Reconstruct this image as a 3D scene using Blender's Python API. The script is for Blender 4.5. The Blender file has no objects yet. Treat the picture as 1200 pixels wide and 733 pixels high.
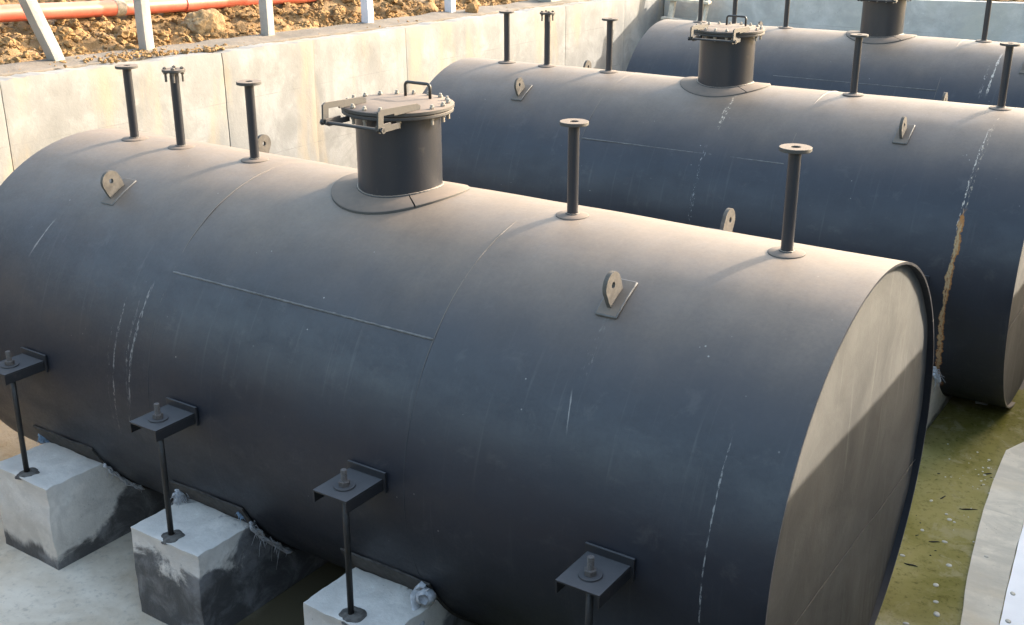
import bpy, bmesh, math, random
import numpy as np
from mathutils import Vector, Matrix, noise
R_ = math.radians
random.seed(7)
rng = np.random.default_rng(11)
S = bpy.context.scene
COL = S.collection

# ------------------------------------------------------------------ helpers
def mesh_obj(name, bm, mat, parent=None, smooth=False, loc=None):
    me = bpy.data.meshes.new(name)
    bm.normal_update()
    bm.to_mesh(me); bm.free()
    o = bpy.data.objects.new(name, me); COL.objects.link(o)
    if mat: me.materials.append(mat)
    if parent: o.parent = parent
    if loc is not None: o.location = loc
    if smooth:
        for p in me.polygons: p.use_smooth = True
        if smooth != 'all':
            try: me.set_sharp_from_angle(angle=R_(35))
            except Exception: pass
    return o

def raw_obj(name, verts, faces, mat, parent=None, smooth=False):
    me = bpy.data.meshes.new(name)
    me.from_pydata([tuple(v) for v in verts], [], [tuple(f) for f in faces]); me.update()
    o = bpy.data.objects.new(name, me); COL.objects.link(o)
    me.materials.append(mat)
    if parent: o.parent = parent
    if smooth:
        me.polygons.foreach_set('use_smooth', [True]*len(me.polygons))
        if smooth != 'all': me.set_sharp_from_angle(angle=R_(35))
    return o

def empty(name, loc, rz=0):
    o = bpy.data.objects.new(name, None); COL.objects.link(o)
    o.location = loc; o.rotation_euler = (0, 0, rz); o.empty_display_size = .2
    return o

def tag(o, label=None, cat=None, group=None, kind=None):
    if label: o['label'] = label
    if cat: o['category'] = cat
    if group: o['group'] = group
    if kind: o['kind'] = kind
    return o

def kids(o): return [c for c in bpy.data.objects if c.parent == o]
def copy_tree(o, parent=None):
    c = o.copy(); COL.objects.link(c); c.parent = parent
    for ch in kids(o): copy_tree(ch, c)
    return c

def box(bm, c, s, rot=None, bevel=0.0):
    r = bmesh.ops.create_cube(bm, size=1.0)
    vs = r['verts']
    for v in vs: v.co = Vector((v.co.x*s[0], v.co.y*s[1], v.co.z*s[2]))
    if bevel > 0:
        es = list({e for v in vs for e in v.link_edges})
        rb = bmesh.ops.bevel(bm, geom=es, offset=bevel, segments=2, affect='EDGES', profile=.6)
        vs = list({v for f in rb['faces'] for v in f.verts} | {v for v in vs if v.is_valid})
    M = Matrix.Translation(Vector(c)) @ (rot.to_4x4() if rot is not None else Matrix.Identity(4))
    for v in vs: v.co = M @ v.co
    return vs

def lathe(bm, prof, n=32, M=None, closed=False):
    """prof: list of (r, z) turned around z."""
    rings = []
    for r, z in prof:
        ring = []
        for i in range(n):
            a = 2*math.pi*i/n
            p = Vector((r*math.cos(a), r*math.sin(a), z))
            if M is not None: p = M @ p
            ring.append(bm.verts.new(p))
        rings.append(ring)
    m = len(rings)
    for k in range(m if closed else m-1):
        a, b = rings[k], rings[(k+1) % m]
        for i in range(n):
            j = (i+1) % n
            bm.faces.new((a[i], a[j], b[j], b[i]))
    return rings

def cap_ring(bm, ring, flip=False):
    bm.faces.new(ring[::-1] if flip else ring)

def solid_cyl(bm, r, z0, z1, n=24, M=None):
    e = min(.002, (z1-z0)*.2, r*.2)
    rings = lathe(bm, [(r-e, z0), (r, z0+e), (r, z1-e), (r-e, z1)], n, M)
    cap_ring(bm, rings[0], True); cap_ring(bm, rings[-1])

def tube_path(bm, pts, r, n=8, closed=False):
    pts = [Vector(p) for p in pts]
    rings = []
    up = None
    for i, p in enumerate(pts):
        if closed: t = pts[(i+1) % len(pts)] - pts[i-1]
        else: t = pts[min(i+1, len(pts)-1)] - pts[max(i-1, 0)]
        t.normalize()
        if up is None:
            up = Vector((0, 0, 1)) if abs(t.z) < .9 else Vector((1, 0, 0))
        s = t.cross(up); s.normalize(); up = s.cross(t); up.normalize()
        rr = r[i] if isinstance(r, (list, tuple)) else r
        rings.append([bm.verts.new(p + rr*(math.cos(2*math.pi*k/n)*s + math.sin(2*math.pi*k/n)*up)) for k in range(n)])
    m = len(rings)
    for k in range(m if closed else m-1):
        a, b = rings[k], rings[(k+1) % m]
        for i in range(n):
            j = (i+1) % n
            bm.faces.new((a[i], a[j], b[j], b[i]))
    if not closed:
        cap_ring(bm, rings[0], True); cap_ring(bm, rings[-1])
    bmesh.ops.recalc_face_normals(bm, faces=bm.faces)

def fbm(x, y, z=0.0, o=4): return noise.fractal(Vector((x, y, z)), .6, 2.1, o)

# ------------------------------------------------------------------ material kit
class NT:
    def __init__(s, name):
        s.m = bpy.data.materials.new(name); s.m.use_nodes = True
        s.t = s.m.node_tree; s.n = s.t.nodes
        s.b = s.n['Principled BSDF']
        s.tc = s.n.new('ShaderNodeTexCoord')
        s.geo = s.n.new('ShaderNodeNewGeometry')
    def L(s, a, b): s.t.links.new(a, b)
    def put(s, sock, v):
        if isinstance(v, (int, float)): sock.default_value = v
        elif isinstance(v, (tuple, list)): sock.default_value = (*v, 1) if len(v) == 3 and len(sock.default_value) == 4 else v
        else: s.L(v, sock)
    def math(s, op, a, b=None, c=None, clamp=False):
        n = s.n.new('ShaderNodeMath'); n.operation = op; n.use_clamp = clamp
        s.put(n.inputs[0], a)
        if b is not None: s.put(n.inputs[1], b)
        if c is not None: s.put(n.inputs[2], c)
        return n.outputs[0]
    def step(s, v, a, b, lo=0.0, hi=1.0):
        n = s.n.new('ShaderNodeMapRange'); n.interpolation_type = 'SMOOTHSTEP'
        s.put(n.inputs['Value'], v); s.put(n.inputs['From Min'], a); s.put(n.inputs['From Max'], b)
        s.put(n.inputs['To Min'], lo); s.put(n.inputs['To Max'], hi)
        return n.outputs[0]
    def mix(s, f, a, b, mode='MIX'):
        n = s.n.new('ShaderNodeMix'); n.data_type = 'RGBA'; n.blend_type = mode
        s.put(n.inputs[0], f); s.put(n.inputs[6], a); s.put(n.inputs[7], b)
        return n.outputs[2]
    def noise(s, scale, detail=4, rough=.55, vec=None, dist=0.0):
        n = s.n.new('ShaderNodeTexNoise')
        n.inputs['Scale'].default_value = scale; n.inputs['Detail'].default_value = detail
        n.inputs['Roughness'].default_value = rough; n.inputs['Distortion'].default_value = dist
        s.L(vec if vec is not None else s.tc.outputs['Object'], n.inputs['Vector'])
        return n.outputs['Fac']
    def voro(s, scale, vec=None, feat='F1'):
        n = s.n.new('ShaderNodeTexVoronoi'); n.feature = feat; n.inputs['Scale'].default_value = scale
        s.L(vec if vec is not None else s.tc.outputs['Object'], n.inputs['Vector'])
        return n.outputs['Distance']
    def sep(s, v):
        n = s.n.new('ShaderNodeSeparateXYZ'); s.L(v, n.inputs[0]); return n.outputs
    def comb(s, x, y, z):
        n = s.n.new('ShaderNodeCombineXYZ'); s.put(n.inputs[0], x); s.put(n.inputs[1], y); s.put(n.inputs[2], z); return n.outputs[0]
    def scale(s, vx, vy, vz, vec=None):
        n = s.n.new('ShaderNodeMapping'); n.inputs['Scale'].default_value = (vx, vy, vz)
        s.L(vec if vec is not None else s.tc.outputs['Object'], n.inputs['Vector']); return n.outputs[0]
    def bump(s, h, strength=.3, dist=.01, prev=None):
        n = s.n.new('ShaderNodeBump'); n.inputs['Strength'].default_value = strength; n.inputs['Distance'].default_value = dist
        s.put(n.inputs['Height'], h)
        if prev is not None: s.L(prev, n.inputs['Normal'])
        return n.outputs[0]
    def done(s, col, rough=.7, normal=None, metal=0.0, spec=.5, ior=None):
        s.put(s.b.inputs['Base Color'], col); s.put(s.b.inputs['Roughness'], rough)
        s.put(s.b.inputs['Metallic'], metal); s.put(s.b.inputs['Specular IOR Level'], spec)
        if ior: s.b.inputs['IOR'].default_value = ior
        if normal is not None: s.L(normal, s.b.inputs['Normal'])
        return s.m

def dust_layer(k, paint, dust, n0=.55, n1=1.0, amt=.9):
    """Real dust settled on faces that look up; patchy."""
    nz = k.sep(k.geo.outputs['Normal'])[2]
    f = k.step(nz, n0, n1)
    n = k.noise(1.7, 5, .6)
    n2 = k.noise(22, 4, .7)
    f = k.math('MULTIPLY', f, k.step(n, .25, .7, .72, 1.0))
    f = k.math('MULTIPLY', f, k.step(n2, .2, .75, .75, 1.0))
    f = k.math('MULTIPLY', f, amt, clamp=True)
    return k.mix(f, paint, dust), f

DUST = (.195, .150, .112)
def tank_mat(name, stains):
    k = NT(name)
    ob = k.tc.outputs['Object']
    x, y, z = k.sep(ob)
    ang = k.math('ARCTAN2', k.math('MULTIPLY', y, -1.0), z)          # 0 on the crown, + towards -y
    deg = k.math('MULTIPLY', ang, 180/math.pi)
    cyl = k.comb(x, k.math('MULTIPLY', ang, 1.25), 0.0)
    big = k.noise(.9, 5, .6); fine = k.noise(60, 3, .7)
    paint = k.mix(k.step(big, .3, .7), (.0095, .0112, .0170), (.0155, .0172, .0240))
    # drips and rub marks run round the girth
    dv = k.scale(26, 1.1, 1, cyl)
    drip = k.noise(1.0, 5, .65, dv)
    paint = k.mix(k.step(drip, .56, .78, 0, .22), paint, (.10, .095, .09))
    rub = k.noise(1.0, 6, .7, k.scale(3.0, 7.5, 1, cyl))
    paint = k.mix(k.step(rub, .58, .80, 0, .22), paint, (.085, .082, .08))
    # settled dust: thick on the crown, thinning down the flank
    nz = k.sep(k.geo.outputs['Normal'])[2]
    w = k.math('ADD', nz, k.math('MULTIPLY', k.math('SUBTRACT', k.noise(2.3, 6, .6), .5), .13))
    f = k.math('POWER', k.step(w, .42, 1.06, 0, 1.0), 1.75)
    f = k.math('MULTIPLY', f, k.step(k.noise(38, 4, .75), .15, .8, .8, 1.0))
    f = k.math('MULTIPLY', f, k.step(k.noise(1.0, 5, .6, k.scale(7, 3, 1, cyl)), .2, .75, .84, 1.0), clamp=True)
    col = k.mix(f, paint, DUST)
    # specks of cement
    vs = k.voro(9.0, cyl)
    sp = k.math('MULTIPLY', k.step(vs, .055, .02), k.step(k.noise(1.4, 2, .5, cyl), .48, .6))
    col = k.mix(k.math('MULTIPLY', sp, .55), col, (.42, .39, .35))
    rough = k.math('ADD', k.step(f, 0, 1, .48, .60), k.step(k.noise(1.0, 6, .65, k.scale(2.2, 3.5, 1, cyl)), .3, .7, -.07, .09))
    sc = k.noise(1.0, 7, .72, k.scale(5, 6, 1, cyl), .4); col = k.mix(k.step(sc, .55, .72, 0, .16), col, (.12, .11, .10))
    rough = k.math('ADD', rough, k.step(fine, .2, .8, -.06, .06))
    wob = k.math('SUBTRACT', k.noise(1.0, 4, .6, k.scale(.4, 3.5, 1, cyl)), .5)
    nn = k.noise(1.0, 5, .75, k.scale(70, 22, 1, cyl))
    wmod = k.step(k.noise(1.0, 5, .7, k.scale(3.0, 9, 1, cyl)), .25, .72, .15, 1.0)
    for (x0, a0, a1, w_, slope, c, dens, wamt, rmin) in stains:
        c0 = k.math('ADD', k.math('MULTIPLY', k.math('SUBTRACT', deg, a0), slope), x0)
        c0 = k.math('ADD', c0, k.math('MULTIPLY', wob, wamt))
        d = k.math('ABSOLUTE', k.math('SUBTRACT', x, c0))
        m = k.step(k.math('SUBTRACT', d, k.math('MULTIPLY', wmod, w_*1.7)), 0.0, -w_*.4)
        m = k.math('MULTIPLY', m, k.step(deg, a0, a0+4))
        m = k.math('MULTIPLY', m, k.step(deg, a1, a1-6))
        m = k.math('MULTIPLY', m, k.step(nn, 1-dens, 1-dens+.12), clamp=True)
        col = k.mix(m, col, c)
        rough = k.mix(m, rough, (rmin, rmin, rmin))
    h = k.noise(5, 6, .6); nb = k.bump(h, .14, .015); nb = k.bump(fine, .12, .002, nb)
    return k.done(col, rough, nb, spec=.5)

def steel_mat(name='painted_steel', paint=(.026, .026, .028), amt=.85, dust=DUST, rough=.5):
    k = NT(name)
    c, f = dust_layer(k, paint, dust, .45, 1.0, amt)
    n = k.noise(14, 6, .65)
    c = k.mix(k.step(n, .60, .78, 0, .5), c, (.075, .065, .058))
    return k.done(c, k.step(f, 0, 1, rough, .85), k.bump(k.noise(45, 4, .7), .25, .003))

def cap_mat():
    k = NT('dusty_end_plate')
    x, y, z = k.sep(k.tc.outputs['Object'])
    n = k.noise(2.2, 7, .62, dist=.6)
    c = k.mix(k.step(n, .3, .72), (.070, .069, .064), (.108, .106, .098))
    sm = k.noise(1.0, 6, .65, k.scale(1, 5.5, 2.1))
    c = k.mix(k.step(sm, .56, .74, 0, .55), c, (.08, .074, .064))
    st = k.noise(1.0, 5, .6, k.scale(1, 16, 1.1))
    c = k.mix(k.step(st, .58, .8, 0, .5), c, (.19, .185, .17))
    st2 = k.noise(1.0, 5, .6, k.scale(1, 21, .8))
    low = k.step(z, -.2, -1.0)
    c = k.mix(k.math('MULTIPLY', k.step(st2, .42, .66, 0, .75), low), c, (.06, .055, .048))  # grime streaks, strengthened low down to paint the cap's shade darker
    # rust bleeding along the rim
    rr = k.math('SQRT', k.math('ADD', k.math('MULTIPLY', y, y), k.math('MULTIPLY', z, z)))
    rr = k.math('ADD', rr, k.math('MULTIPLY', k.math('SUBTRACT', n, .5), .12))
    c = k.mix(k.step(rr, 1.19, 1.25, 0, .55), c, (.14, .115, .09))
    return k.done(c, .85, k.bump(k.noise(18, 6, .7), .25, .006), spec=.3)

def concrete_mat(name, base=(.42, .42, .41), dark=(.30, .295, .28), wet=None, streak=False, warm=None, bump=.4, local=True):
    k = NT(name)
    x, y, z = k.sep(k.tc.outputs['Object'])
    n = k.noise(2.6, 8, .62, dist=.3); f = k.noise(30, 5, .7)
    c = k.mix(k.step(n, .32, .68), dark, base)
    c = k.mix(k.step(f, .35, .8, 0, .25), c, tuple(v*.72 for v in base))
    c = k.mix(k.step(k.noise(1.6, 8, .70, dist=1.0), .50, .60, 0, .7), c, tuple(v*.74 for v in base))
    c = k.mix(k.step(k.noise(7, 6, .7, dist=.6), .58, .72, 0, .45), c, tuple(min(.8, v*1.18) for v in base))
    pits = k.voro(26)
    pm = k.math('MULTIPLY', k.step(pits, .16, .07), k.step(k.noise(3, 3), .5, .6))
    c = k.mix(k.math('MULTIPLY', pm, .6), c, tuple(v*.35 for v in base))
    if streak:
        s1 = k.noise(1.0, 6, .6, k.scale(1, 5, .35)); c = k.mix(k.step(s1, .48, .66, 0, .7), c, tuple(v*.70 for v in base))
        s2 = k.noise(1.0, 5, .55, k.scale(1, 2.2, .5)); c = k.mix(k.step(s2, .52, .66, 0, .85), c, warm or base)
        hol = k.math('MULTIPLY', k.step(k.voro(1.25), .045, .03), k.step(k.noise(1.1, 2), .42, .5))
        c = k.mix(k.math('MULTIPLY', hol, .8), c, tuple(v*.25 for v in base))
        bl = k.math('ABSOLUTE', k.math('SUBTRACT', k.math('FRACT', k.math('MULTIPLY', z, 1.64)), .5))
        bl = k.math('MULTIPLY', k.step(bl, .012, .004), k.step(k.noise(2.2, 5, .7), .42, .62))
        c = k.mix(k.math('MULTIPLY', bl, .5), c, tuple(v*.5 for v in base))
        s4 = k.noise(1.0, 7, .72, k.scale(1, 1.1, 1.3)); c = k.mix(k.step(s4, .52, .62, 0, .5), c, tuple(v*.70 for v in base))
        s3 = k.noise(1.0, 7, .7, k.scale(1, 9, 3)); c = k.mix(k.step(s3, .62, .76, 0, .5), c, tuple(v*.6 for v in base))
    rough = .88
    if wet:
        z0, z1, amp, wc, toe = wet
        w = k.math('ADD', z, k.math('MULTIPLY', k.math('SUBTRACT', k.noise(3.2, 9, .66, dist=.5), .5), amp))
        w = k.math('SUBTRACT', w, k.math('MULTIPLY', k.math('MAXIMUM', k.math('ADD', y, 1.22), 0.0), toe))
        m = k.step(w, z1, z0)
        c = k.mix(m, c, k.mix(k.step(k.noise(5, 7, .7, dist=.5), .42, .68), wc, tuple(v*2.6 for v in wc)))
        rough = k.step(m, 0, 1, .88, .45)
    h = k.bump(n, bump*.6, .03); h = k.bump(k.noise(11, 6, .7), bump*.8, .012, h); h = k.bump(f, bump*1.6, .006, h)
    return k.done(c, rough, h, spec=.35)

def soil_mat(name='soil', a=(.185, .108, .048), b=(.255, .168, .088), c3=(.13, .068, .031)):
    k = NT(name)
    n = k.noise(1.6, 8, .65); m = k.noise(9, 6, .7); f = k.noise(55, 4, .7)
    c = k.mix(k.step(n, .35, .65), a, b)
    c = k.mix(k.step(m, .52, .72, 0, .7), c, c3)
    c = k.mix(k.step(f, .45, .8, 0, .4), c, tuple(min(1, v*1.15) for v in b))
    c = k.mix(k.step(k.noise(.9, 5, .6), .58, .7, 0, .5), c, (.29, .26, .22))
    h = k.bump(m, .6, .05); h = k.bump(f, .6, .012, h)
    return k.done(c, .95, h, spec=.15)

def plain(name, c, rough=.7, spec=.4, var=.25, bump=.2, sc=20, metal=0):
    k = NT(name)
    n = k.noise(sc, 5, .65)
    col = k.mix(k.step(n, .3, .7), tuple(v*(1-var) for v in c), c)
    return k.done(col, rough, k.bump(n, bump, .004), metal, spec)

M_steel = steel_mat(rough=.65)
M_gloss = steel_mat('satin_black_paint', (.016, .018, .024), .8, DUST, .34)
M_lid = steel_mat('dusty_lid_steel', (.036, .034, .032), .95, (.165, .125, .098), .72)
M_lug = plain('dusty_lug_plate', (.105, .096, .086), .92, .15, .35, .3, 22)
M_bolt = plain('bolt_zinc', (.27, .24, .205), .45, .5, .3, .2, 60)
def weld_mat():
    k = NT('weld_bead')
    nz = k.sep(k.geo.outputs['Normal'])[2]
    f = k.math('POWER', k.step(nz, .25, 1.05, 0, 1.0), 1.3)
    c = k.mix(f, (.022, .024, .028), DUST)
    return k.done(c, .6, k.bump(k.noise(60, 4, .7), .4, .003))
M_weld = weld_mat()
M_weldl = plain('scraped_weld', (.13, .125, .12), .7, .4, .5, .8, 14)
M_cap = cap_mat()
M_capw = plain('cap_weld', (.085, .082, .075), .85, .3, .3, .5, 20)
M_bracket = steel_mat('bracket_steel', (.016, .016, .018), .34, (.15, .145, .145))
M_rod = plain('rod_steel', (.022, .021, .02), .45, .5, .4, .4, 50)
M_thread = plain('threaded_steel', (.11, .095, .085), .55, .5, .5, .8, 160)
M_rubber = plain('rubber_pad', (.085, .078, .07), .7, .3, .5, .5, 18)
M_wall = concrete_mat('wall_concrete', (.255, .254, .248), (.165, .164, .158), streak=True, warm=(.25, .215, .165), bump=.25)
M_wall_back = concrete_mat('back_wall_concrete', (.50, .485, .46), (.345, .335, .315), streak=True, warm=(.42, .40, .35), bump=.3)
M_low_bounce = concrete_mat('low_bounce_wall_concrete', (.20, .19, .17), (.13, .12, .11), streak=True, warm=(.16, .14, .12), bump=.3)  # unseen side wall, darkened to cut the light it bounces onto the cap
M_black = concrete_mat('no_bounce_wall', (.045, .045, .048), (.03, .03, .032), bump=.3)  # unseen near wall, blackened so it throws no warm reflection on the tank
M_coping = concrete_mat('coping_concrete', (.165, .142, .118), (.105, .09, .072), bump=.6)
M_post = concrete_mat('post_concrete', (.34, .325, .30), (.25, .235, .21), bump=.5)
M_postw = plain('whitewashed_post', (.52, .53, .57), .8, .3, .12, .3, 9)
M_soil = soil_mat()
M_clod = soil_mat('clod_soil', (.195, .112, .046), (.26, .165, .078), (.14, .076, .032))
M_timber = plain('weathered_timber', (.62, .53, .42), .85, .2, .35, .5, 12)
M_cloth = plain('pale_cloth', (.55, .56, .57), .9, .1, .4, .7, 40)
M_cloth_blue = plain('blue_white_cloth', (.30, .42, .55), .9, .1, .6, .7, 14)
M_foam = plain('foam', (.42, .40, .33), .35, .5, .3, .1, 30)
M_collar = plain('dirty_mortar', (.15, .14, .125), .9, .2, .5, .9, 30)
M_debris = plain('dark_debris', (.03, .025, .018), .7, .3, .4, .3, 30)

# ------------------------------------------------------------------ tank
R = 1.25; L = 5.889
ZA = 1.25           # axis height above the tank's own base
X0 = 3.0            # the root stands under local x = 0
NZX = [.5314, 1.0183, 1.7293, 4.1638, 5.3911]; NZH = [.519, .534, .515, .520, .530]
MHX = 2.9577
def surf(y): return math.sqrt(R*R - y*y) + ZA

chalk = (.20, .188, .175); rust = (.33, .135, .035); ochre = (.36, .25, .13)
ST1 = [(1.872-3, 54, 92, .009, -.0021, chalk, .56, .03, .8), (1.81-3, 58, 103, .010, -.001, (.15, .14, .13), .50, .05, .8),
       (1.69-3, 60, 104, .007, -.0012, chalk, .53, .03, .8), (1.62-3, 66, 106, .010, -.0005, (.15, .14, .13), .46, .05, .8),
       (5.588-3, 54, 108, .0035, 0, (.22, .21, .20), .56, .012, .8), (4.775-3, 53, 64, .004, .004, (.2, .19, .18), .7, .01, .8),
       (4.80-3, 33, 52, .022, .0006, (.12, .11, .10), .47, .03, .8), (.76-3, 43, 58, .008, -.006, (.2, .18, .165), .7, .02, .8),
       (5.30-3, 98, 118, .012, -.001, (.12, .085, .05), .5, .03, .8), (5.42-3, 99, 118, .02, 0, (.10, .07, .045), .45, .03, .8)]
ST2 = [(5.44-3, 9, 66, .014, -.0003, (.40, .32, .23), .47, .03, .85), (5.412-3, 20, 70, .007, -.0002, (.46, .40, .33), .52, .03, .85),
       (5.43-3, 58, 140, .021, -.0006, rust, .66, .08, .9), (5.42-3, 62, 136, .016, -.0005, ochre, .60, .07, .9),
       (3.21-3, 14, 40, .020, .0012, (.50, .42, .33), .50, .05, .85), (3.20-3, 46, 82, .016, .0006, (.30, .29, .28), .47, .05, .85)]
ST3 = [(4.47-3, 18, 52, .012, .0002, (.44, .38, .32), .58, .04, .85), (4.40-3, 30, 54, .016, .0006, (.36, .31, .27), .48, .05, .85),
       (2.98-3, 24, 38, .10, .004, (.24, .20, .17), .42, .06, .85)]

def shell_mesh(seed):
    bm = bmesh.new()
    N, MX = 192, 60
    def ring(x, r, dev):
        vs = []
        for i in range(N):
            a = 2*math.pi*i/N
            d = dev*(fbm(x*.55+seed, math.cos(a)*1.1, math.sin(a)*1.1, 3)*.006) if dev else 0
            vs.append(bm.verts.new((x - X0, (r+d)*math.sin(a), (r+d)*math.cos(a))))
        return vs
    outer = [ring(L*i/MX, R, 0 if i in (0, MX) else 1) for i in range(MX+1)]
    inn = .013
    seq = [ring(.09, R-inn, 0), ring(.0, R-inn, 0)] + outer + [ring(L, R-inn, 0), ring(L-.09, R-inn, 0)]
    for a, b in zip(seq, seq[1:]):
        for i in range(N):
            j = (i+1) % N
            bm.faces.new((a[i], b[i], b[j], a[j]))
    bmesh.ops.recalc_face_normals(bm, faces=bm.faces)
    return bm

def make_tank(shell_m):
    root = empty('storage_tank', (X0, 0, -2.5))
    sh = mesh_obj('shell', shell_mesh(0), shell_m, root, True, (0, 0, ZA))
    # end plates, set back from the rim
    for xe, s in ((L-.036, 1), (.036, -1)):
        bm = bmesh.new()
        rr = [0.02] + [1.2365*q for q in (.15, .3, .45, .6, .75, .88, .96, 1.0)]
        rings = []
        for r in rr:
            rings.append([bm.verts.new((0 + s*.012*fbm(1.3*r*math.cos(2*math.pi*i/96), 1.3*r*math.sin(2*math.pi*i/96), 3.1*s, 3), r*math.cos(2*math.pi*i/96), r*math.sin(2*math.pi*i/96))) for i in range(96)])
        bm.faces.new(rings[0])
        for a, b in zip(rings, rings[1:]):
            for i in range(96):
                j = (i+1) % 96; bm.faces.new((a[i], a[j], b[j], b[i]))
        bmesh.ops.recalc_face_normals(bm, faces=bm.faces)
        if (bm.faces[0].normal.x > 0) != (s > 0): bmesh.ops.reverse_faces(bm, faces=bm.faces)
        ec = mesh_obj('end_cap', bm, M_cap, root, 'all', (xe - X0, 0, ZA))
        bm = bmesh.new()   # horizontal plate joint across the cap
        yy = math.sqrt(1.23**2 - .27**2)
        tube_path(bm, [(s*.009 + s*.012*fbm(0, 1.3*t*yy/1.2365, 3.1*s, 3), t*yy, -.272+.004*math.sin(t*9)) for t in np.linspace(-.99, .99, 40)], .0028, 6)
        mesh_obj('weld_seam', bm, M_capw, ec, True)
    # welds round the girth and along the middle course
    for xs in (1.982, 3.935):
        bm = bmesh.new()
        pts = []
        for i in range(220):
            a = 2*math.pi*i/220
            rr = R - .0030 + .0010*noise.noise(Vector((i*.35, xs*7, 0)))
            pts.append((xs - X0 + .003*noise.noise(Vector((i*.12, xs, 5))), rr*math.sin(a), rr*math.cos(a) + ZA))
        tube_path(bm, pts, .0045, 6, True)
        mesh_obj('weld_seam', bm, M_weld, root, 'all')
    bm = bmesh.new()
    a = R_(50.7)
    tube_path(bm, [(x - X0, -(R-.0005)*math.sin(a), (R-.0005)*math.cos(a) + ZA + .002*noise.noise(Vector((x*25, 0, 0)))) for x in np.linspace(1.99, 3.93, 140)],
              [.0065 + .0022*noise.noise(Vector((x*60, 3, 1))) for x in np.linspace(1.99, 3.93, 140)], 6)
    mesh_obj('weld_seam', bm, M_weldl, root, 'all')
    # vent and filling nozzles
    for i, (x, h) in enumerate(zip(NZX, NZH)):
        bm = bmesh.new()
        lathe(bm, [(.0235, -.06), (.0305, -.06), (.0305, h-.01), (.0235, h-.01)], 28, closed=True)
        bmesh.ops.recalc_face_normals(bm, faces=bm.faces)
        nz = mesh_obj('nozzle_pipe', bm, M_gloss, root, True, (x - X0, 0, 2*ZA))
        bm = bmesh.new()
        fr = .078 if i != 2 else .080
        lathe(bm, [(.0245, h-.019), (fr-.002, h-.019), (fr, h-.017), (fr, h-.002), (fr-.002, h), (.0265, h), (.0245, h-.002)], 36, closed=True)
        bmesh.ops.recalc_face_normals(bm, faces=bm.faces)
        mesh_obj('flange', bm, M_lid, nz, True)
        bm = bmesh.new()   # doubler ring that hugs the shell
        n = 40; rows = []
        for r, up in ((.0312, .013), (.086, .010), (.092, .006), (.093, -.012)):
            rows.append([bm.verts.new((r*math.cos(2*math.pi*k/n), r*math.sin(2*math.pi*k/n), math.sqrt(R*R-(r*math.sin(2*math.pi*k/n))**2) - R + up)) for k in range(n)])
        for p, q in zip(rows, rows[1:]):
            for k in range(n):
                j = (k+1) % n; bm.faces.new((p[k], q[k], q[j], p[j]))
        bmesh.ops.recalc_face_normals(bm, faces=bm.faces)
        mesh_obj('base_ring', bm, M_lid, nz, True)
        bm = bmesh.new()
        tube_path(bm, [((.0335)*math.cos(t), .0335*math.sin(t), .014 + .002*noise.noise(Vector((t*9, x, 0)))) for t in np.linspace(0, 2*math.pi, 48, endpoint=False)], [.0055 + .002*noise.noise(Vector((t*14, x*3, 2))) for t in np.linspace(0, 2*math.pi, 48, endpoint=False)], 6, True)
        mesh_obj('weld_bead', bm, M_weld, nz, 'all')
        if i == 1:
            for kb in range(4):
                an = R_(45 + 90*kb)
                bm = bmesh.new()
                Mb = Matrix.Translation((.056*math.cos(an), .056*math.sin(an), 0))
                solid_cyl(bm, .008, h-.085, h+.016, 8, Mb); solid_cyl(bm, .014, h+.001, h+.012, 6, Mb); solid_cyl(bm, .014, h-.034, h-.021, 6, Mb)
                mesh_obj('bolt', bm, M_thread, nz, True)
    # manhole
    H = .452
    bm = bmesh.new()
    lathe(bm, [(.240, -.12), (.2526, -.12), (.2526, H), (.240, H)], 72, closed=True)
    bmesh.ops.recalc_face_normals(bm, faces=bm.faces)
    mn = mesh_obj('manhole_neck', bm, M_gloss, root, True, (MHX - X0, 0, 2*ZA))
    bm = bmesh.new()
    lathe(bm, [(.241, H), (.326, H), (.329, H+.003), (.329, H+.016), (.326, H+.019), (.241, H+.019)], 72, closed=True)
    bmesh.ops.recalc_face_normals(bm, faces=bm.faces)
    mesh_obj('neck_flange', bm, M_steel, mn, True)
    bm = bmesh.new()
    lid_prof = [(.012, .500), (.15, .5005), (.327, .499), (.333, .495), (.333, .479), (.329, .475), (.05, .475), (.012, .475)]
    rings = lathe(bm, lid_prof, 72); cap_ring(bm, rings[0]); cap_ring(bm, rings[-1], True)
    bmesh.ops.recalc_face_normals(bm, faces=bm.faces)
    mesh_obj('lid', bm, M_lid, mn, True)
    for kb in range(18):
        an = 2*math.pi*(kb+.5)/18
        if abs(math.cos(an)*.298 - (-.16)) < .035 and math.sin(an) < 0: continue
        if abs(math.cos(an)*.298 - .24) < .03 and math.sin(an) < 0: continue
        bm = bmesh.new()
        Mb = Matrix.Translation((.298*math.cos(an), .298*math.sin(an), 0)) @ Matrix.Rotation(kb*1.3, 4, 'Z')
        solid_cyl(bm, .0095, H-.045, .524, 8, Mb); solid_cyl(bm, .0145, .5005, .513, 6, Mb); solid_cyl(bm, .0145, H-.016, H-.0015, 6, Mb)
        mesh_obj('bolt', bm, M_bolt, mn, True)
    # lid handle
    bm = bmesh.new()
    hy, xa, xb = .205, -.105, .082
    pts = [(xa, hy, .497)] + [(xa, hy, .555)] + [(xa + .022*(1-math.cos(t)), hy, .563 + .022*math.sin(t)) for t in np.linspace(.1, 1.47, 6)] + \
          [(xb - .022*(1-math.cos(t)), hy, .563 + .022*math.sin(t)) for t in np.linspace(1.47, .1, 6)] + [(xb, hy, .555), (xb, hy, .497)]
    tube_path(bm, pts, .0095, 12)
    mesh_obj('handle', bm, M_rod, mn, 'all')
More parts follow.
